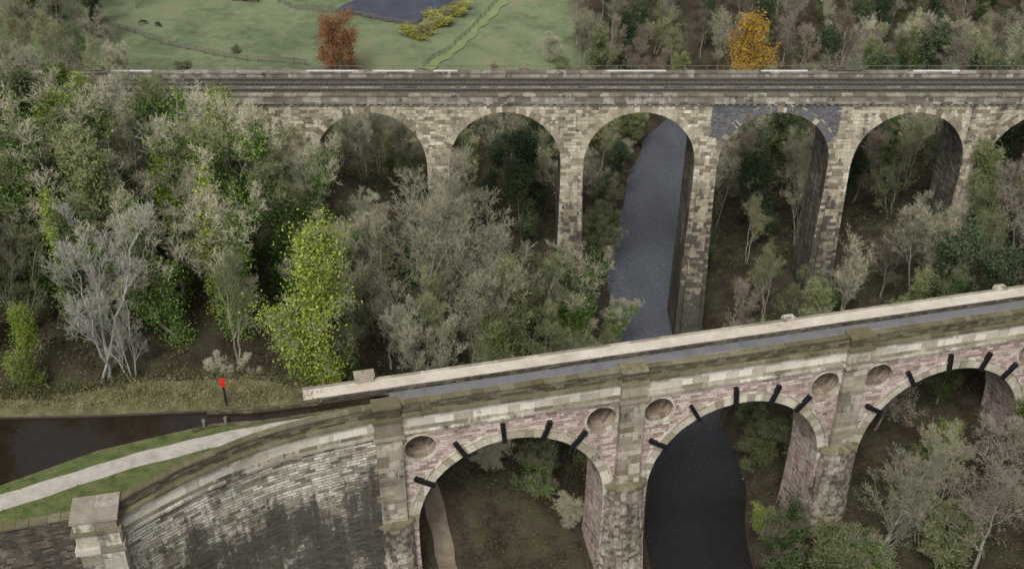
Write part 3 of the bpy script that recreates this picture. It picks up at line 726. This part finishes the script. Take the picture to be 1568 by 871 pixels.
PRO['ivy']=[make_tree('ivy_tree_a',7,18,1,(11,7,6,4,2),.24,(30,60),.35,.25,[(0,11000,.8,.13,(.04,.95)),(1,9000,.5,.13,(0,.8)),(2,4000,.35,.12,(0,.9))],[M_bark,M_twg,M_ivy],tw=1.0),
            make_tree('ivy_tree_b',8,18,2,(8,7,6,4,2),.24,(30,60),.35,.2,[(0,13000,.65,.13,(.03,.98)),(1,8000,.45,.13,(0,.8))],[M_bark,M_twt,M_ivy],tw=1.0),
            make_tree('ivy_tree_c',9,18,1,(13,7,5,4,2),.26,(40,70),.2,.15,[(0,7000,.8,.14,(.1,.95)),(1,9000,.55,.14,(0,.9)),(2,6000,.4,.13,(0,1))],[M_bark,M_twg,M_mid])]
PRO['ygreen']=[make_tree('ivy_tree_d',10,20,1,(15,7,5,3,2),.21,(45,80),.12,.05,[(0,6000,.8,.12,(.03,1)),(1,13000,.6,.12,(0,1)),(2,9000,.5,.11,(0,1))],[M_bark,M_twg,M_ivyY]),
               make_tree('ivy_tree_e',11,18,1,(9,6,5,4,3),.30,(35,60),.3,.2,[(0,9000,.5,.13,(.03,1)),(1,6000,.35,.12,(0,.75))],[M_bark,M_twt,M_ivyY])]
PRO['shrub']=[make_tree('shrub_a',12,8,4,(7,6,5,4,2),.36,(30,70),.3,.05,[(1,4000,.4,.12,(0,1)),(2,6000,.3,.12,(0,1))],[M_bark,M_twg,M_mid]),
              make_tree('shrub_b',13,8,4,(8,7,6,3,2),.36,(30,70),.3,.05,None,[M_bark,M_twt]),
              make_tree('shrub_c',14,8,3,(8,6,5,4,2),.36,(30,70),.3,.05,[(1,6000,.4,.12,(0,1)),(2,8000,.3,.12,(0,1))],[M_bark,M_twb,M_ivy]),
              make_tree('shrub_d',19,8,3,(8,6,5,3),.36,(30,70),.3,.05,[(1,3000,.4,.12,(0,1)),(2,5000,.3,.12,(0,1))],[M_bark,M_twb,M_ivyY])]
PRO['oakO']=[make_tree('autumn_oak_a',15,12,3,(9,8,6,4),.42,(40,80),.12,.05,[(2,12000,.6,.16,(0,1)),(3,20000,.5,.15,(0,1))],[M_bark,M_twb,M_or])]
PRO['oakY']=[make_tree('autumn_oak_b',16,16,1,(16,8,6,4),.36,(40,80),.16,.2,[(2,12000,.9,.19,(0,1)),(3,24000,.6,.17,(0,1))],[M_bark,M_twb,M_ye])]
PRO['yhedge']=[make_tree('hedge_a',17,3,4,(7,6,5,3),.45,(30,70),.3,.05,[(1,3000,.3,.12,(0,1)),(2,5000,.2,.1,(0,1))],[M_bark,M_twg,M_yel])]
PRO['green']=[make_tree('green_tree_a',18,15,1,(15,8,6,3),.34,(40,75),.15,.12,[(1,8000,.6,.17,(.2,1)),(2,9000,.6,.17,(0,1)),(3,9000,.4,.15,(0,1))],[M_bark,M_twb,M_dkg])]
NAMES=dict(bare='bare_ash_tree',big='bare_ash_tree',white='bare_birch_tree',brown='bare_oak_tree',ivy='ivy_clad_tree',ygreen='yellow_green_ivy_tree',shrub='shrub',oakO='orange_autumn_oak_tree',oakY='golden_autumn_oak_tree',yhedge='yellow_hedge',green='evergreen_tree')
def put(kind,x,y,h,var=None,parent=None,wid=1.0,sink=.3):
    ms=PRO[kind]; me=ms[random.randrange(len(ms)-(kind=='shrub')) if var is None else var]
    o=bpy.data.objects.new(NAMES[kind],me); k=h/me['H']
    w=wid*random.uniform(.9,1.1)*(max(1,(13/h)**.25) if h<13 else 1)
    o.scale=(k*w,k*w,k); o.rotation_euler=(random.uniform(-.05,.05),random.uniform(-.05,.05),random.uniform(0,6.28))
    o.location=(x,y,tz(x,y)-sink); link(o,parent); return o
HERO=[('white',-42,91,20),('ygreen',-37,104,22,1),('ygreen',-20.5,92.5,23,0,1.05),('ygreen',-17.5,95,13,1),('ygreen',-49,89,11,0),('ygreen',-47,100,18,1),
 ('ivy',-32,106,21,0),('ivy',-30,100,17,1),('ivy',-45,110,22,2),('ivy',-51,104,22,0),('ivy',-36,114,22,1),('ivy',-24.5,104,13),('bare',-29,90,9),('ivy',-56,112,22,2),('ivy',-41,116,22,0),('ivy',-35,97,17,1),('ygreen',-43,107,22,1),('ivy',-27,110,19,0),('white',-38.5,90,13),('ygreen',-33,103,20,1),('ygreen',-50,111,23,0),
 ('big',-11.5,110,26,0,1.15),('big',-3.5,114,23,1,1.1),('bare',-17,118,13,1),('bare',-8,119,20),('bare',2,118,17),('ivy',0,111,17,2),('bare',4,107,14),('bare',6,114,14,2),('bare',9.5,112,11),('shrub',11.5,106,8),('ivy',-2,104,14,2),('bare',-14,102,14),('bare',8,102,11),('shrub',12.5,116,7),('ivy',3,101,13,0),
 ('shrub',30,104,8,0),('shrub',31,111,8,0),('bare',33,116,12),('bare',37,121,14),('ivy',41,117,13,2),('bare',44,122,16),('bare',53,121,19),('ivy',49,114,13),('bare',58,118,17),('brown',64,121,18),('bare',47,107,12),('bare',39,106,10),
 ('big',38.6,83.5,18,0,1.1),('bare',43.5,84.5,15,1,1.1),('brown',50,86,15,0,1.25),('brown',55,83,17,0,1.2),('brown',47,79,14,0,1.2),('shrub',30.8,84.5,9,2),('shrub',33.5,81.5,10,0),('shrub',57,92,8,3),('shrub',37,79,8,2),('shrub',28.9,92,4,3),('shrub',44,80,9,0),
 ('shrub',3.5,93,7,2),('shrub',3,97,5,2),('shrub',48,95,6,3),('shrub',-2,95,5,1),('shrub',6,90,4,1),
 ('oakO',-35,212,13,0,1.0),('oakY',48.5,204,21,0,.85),('oakY',42.5,198,15,0,.8),('brown',66,208,17,1),('brown',57,206,16,1)]
for h in HERO: put(h[0],h[1],h[2],h[3],h[4] if len(h)>4 else None,wid=h[5] if len(h)>5 else 1)
CX=[-90,-66,-49,-41,-31,-27,-24,-18,-14,-7,-3,4,5.5,10,12.5,13.5,27,29,34,40,46,52,59,64,90]
CZ=[46,46,45,44,39,33,26,28,34,33,31,27,21,18,15,9,9,13,20,26,28,31,35,37,37]
placed=[(h[1],h[2]) for h in HERO]
def fill(x0,x1,y0,y1,n,sp,kinds,hr,cap=None,parent=None,ok=None):
    c=0
    for _ in range(n):
        x=random.uniform(x0,x1); y=random.uniform(y0,y1)
        if abs(x-rx(y))<7.3*float(rs(y)): continue
        if ok and not ok(x,y): continue
        if any((x-a)**2+(y-b)**2<sp*sp for a,b in placed): continue
        h=random.uniform(*hr)
        if cap: h=min(h,cap(x,y)-tz(x,y))
        if h<3.5: continue
        k=random.choice(kinds) if h>8.5 else 'shrub'
        placed.append((x,y)); put(k,x,y,h,parent=parent); c+=1
    return c
capg=lambda x,y: float(np.interp(x*(125+60)/(y+60),CX,CZ))+(125-y)*.44
def aq_ok(x,y):
    p=Ta.inverted()@Vector((x,y,0)); return p.y>9 and (x>-24 or y>91)
n1=fill(-85,-26,91,129,1800,4.5,['ivy','ivy','ivy','ivy','ivy','bare','bare','ygreen'],(14,23),capg,None,aq_ok)
n2=fill(-26,14,93,129,1200,4.6,['bare','bare','ivy','bare'],(9,18),capg,None,aq_ok)
n3=fill(27,90,97,129,1500,4.7,['bare','bare','brown','ivy','bare','green'],(9,18),capg,None,aq_ok)
dw=empty('distant_woodland')
capf=lambda x,y: 93.0-.42*y
n4=fill(-62,18,145,198,900,5.4,['ivy','bare','green','bare','bare'],(8,17),capf,dw)
n4b=fill(12,26,146,205,500,4.0,['ivy','bare','shrub'],(6,10),None,dw)
n5=fill(27,120,145,196,1200,5.6,['ivy','green','brown','bare','bare'],(12,19),None,dw)
n6=fill(14,130,198,300,2200,5.0,['brown','brown','green','bare','bare','ivy'],(10,16),None,dw,ok=lambda x,y: ((x-46)**2+(y-203)**2>110) and not (38<x<50 and y>240) and not(x<18 and y>235))
n7=fill(-130,-52,145,205,900,5.5,['bare','brown','bare'],(12,24),lambda x,y: float(np.interp(x,[-130,-75,-64,-52],[62,42,30,20]))-(y-150)*.3,dw)
n8=fill(-140,-86,225,300,400,6,['brown','green','brown'],(12,18),None,dw)
print('trees',n1,n2,n3,n4,n5,n6,n7,n8)
for i in range(9): put('yhedge',-20.5+i*1.0,236+i*2.0,random.uniform(2.2,3.6),parent=None,wid=1.2)
for x,y,h in ((-58,224,2.0),(8,224,6),(11,214,6),(-4,216,3),(3,212,4)): put('shrub',x,y,h)

# ------------------------------------------------------------------ undergrowth and tufts (single meshes)
def scatter(name,n,region,ok,mat,spread,h,leaf,per,extra=None):
    r=np.random.default_rng(len(name)); x=r.uniform(region[0],region[1],n); y=r.uniform(region[2],region[3],n)
    k=np.array([ok(a,b) for a,b in zip(x,y)]); x=x[k];y=y[k]
    z=terr(x,y) if extra is None else extra(x,y)
    m_=len(x); hh=r.uniform(.3,1,m_)*h
    C=np.repeat(np.stack([x,y,z],1),per,0); C[:,:2]+=r.normal(0,spread,(m_*per,2)); C[:,2]=C[:,2]+np.abs(r.normal(0,1,m_*per))*np.repeat(hh,per)*.5
    a1=nrm(r.normal(0,1,C.shape)); a2=nrm(np.cross(a1,r.normal(0,1,C.shape))); s=(leaf*r.uniform(.5,1.4,len(C)))[:,None]
    V=np.stack([C-a1*s,C-a2*s*.55,C+a1*s,C+a2*s*.55],1).reshape(-1,3); Fq=np.arange(len(V)).reshape(-1,4)
    link(bpy.data.objects.new(name,mesh_np(name,V,Fq,mats=[mat])))
M_under=leafmat('undergrowth_leaves',[(.025,.032,.015),(.06,.06,.028),(.105,.095,.05),(.15,.16,.065)],0)
scatter('woodland_undergrowth',3600,(-85,85,90,131),lambda a,b: abs(a-rx(b))>7.0 and aq_ok(a,b) and math.sin(a*.6)+math.sin(b*.5)>-.9,M_under,.8,1.6,.15,26)
scatter('riverbank_undergrowth',2600,(-60,110,142,200),lambda a,b: abs(a-rx(b))>6.6,M_under,1.0,1.8,.2,22)
scatter('bramble_patch',2600,(-18,75,74,99),lambda a,b: abs(a-rx(b))>6.6 and math.sin(a*.8)+math.sin(b*.9)>-.8 and not(-12<a<-4 and b<100),M_under,.6,.9,.11,24)
M_tuft=leafmat('bank_tuft_grass',[(.07,.075,.03),(.13,.125,.055),(.22,.19,.10),(.30,.26,.16)],0)
scatter('bank_grass_tufts',2600,(-60,-18,81,91),lambda a,b: float(wf(a))+.3<b<float(bo(a)),M_tuft,.35,.45,.09,14,extra=lambda x,y: np.where(y<bc(x),28.8+(np.array([bz(q) for q in x])-28.8)*(y-wf(x))/(bc(x)-wf(x)),np.array([bz(q) for q in x])-(y-bc(x))*.8))
scatter('bank_brambles',420,(-60,-20,82,91),lambda a,b: float(bc(a))-.2<b<float(bo(a)),M_under,.5,1.5,.12,30,extra=lambda x,y: 29.3-(y-bc(x))*.6)
scatter('towpath_verge_tufts',1300,(-60,-24,58,79),lambda a,b: float(T2(a))+.0<b<float(wn(a))-.05 or float(W(a))+.6<b<float(T1(a)),M_grass,.15,.2,.06,12,extra=lambda x,y: np.full(len(x),28.72))

# ------------------------------------------------------------------ light, sky, camera
w=bpy.data.worlds.new('World'); SC.world=w; w.use_nodes=True; nt=w.node_tree; nt.nodes.clear()
sky=nt.nodes.new('ShaderNodeTexSky'); sky.sky_type='NISHITA'; sky.sun_disc=False
el,az=math.radians(50),math.radians(195)
sky.sun_elevation=el; sky.sun_rotation=az; sky.dust_density=5; sky.air_density=.8; sky.ozone_density=1.0; sky.altitude=100
hs=nt.nodes.new('ShaderNodeHueSaturation'); hs.inputs['Saturation'].default_value=.32
bg=nt.nodes.new('ShaderNodeBackground'); bg.inputs[1].default_value=.15; o=nt.nodes.new('ShaderNodeOutputWorld')
nt.links.new(sky.outputs[0],hs.inputs['Color']); nt.links.new(hs.outputs[0],bg.inputs[0]); nt.links.new(bg.outputs[0],o.inputs[0])
sl=bpy.data.lights.new('overcast_sun','SUN'); sl.energy=1.5; sl.angle=math.radians(18); sl.color=(1,.98,.94)
so=link(bpy.data.objects.new('overcast_sun',sl))
dirv=Vector((math.sin(az)*math.cos(el),math.cos(az)*math.cos(el),math.sin(el)))
so.rotation_euler=dirv.to_track_quat('Z','Y').to_euler(); so.location=dirv*200
cam=bpy.data.cameras.new('camera'); cam.sensor_width=36; cam.lens=1700/1568*36; cam.clip_end=6000; cam.clip_start=1
co=link(bpy.data.objects.new('camera',cam)); co.location=(0,0,95.4); co.rotation_euler=(math.radians(90-33),0,0)
SC.camera=co
SC.view_settings.view_transform='Standard'; SC.view_settings.look='None'; SC.view_settings.exposure=0
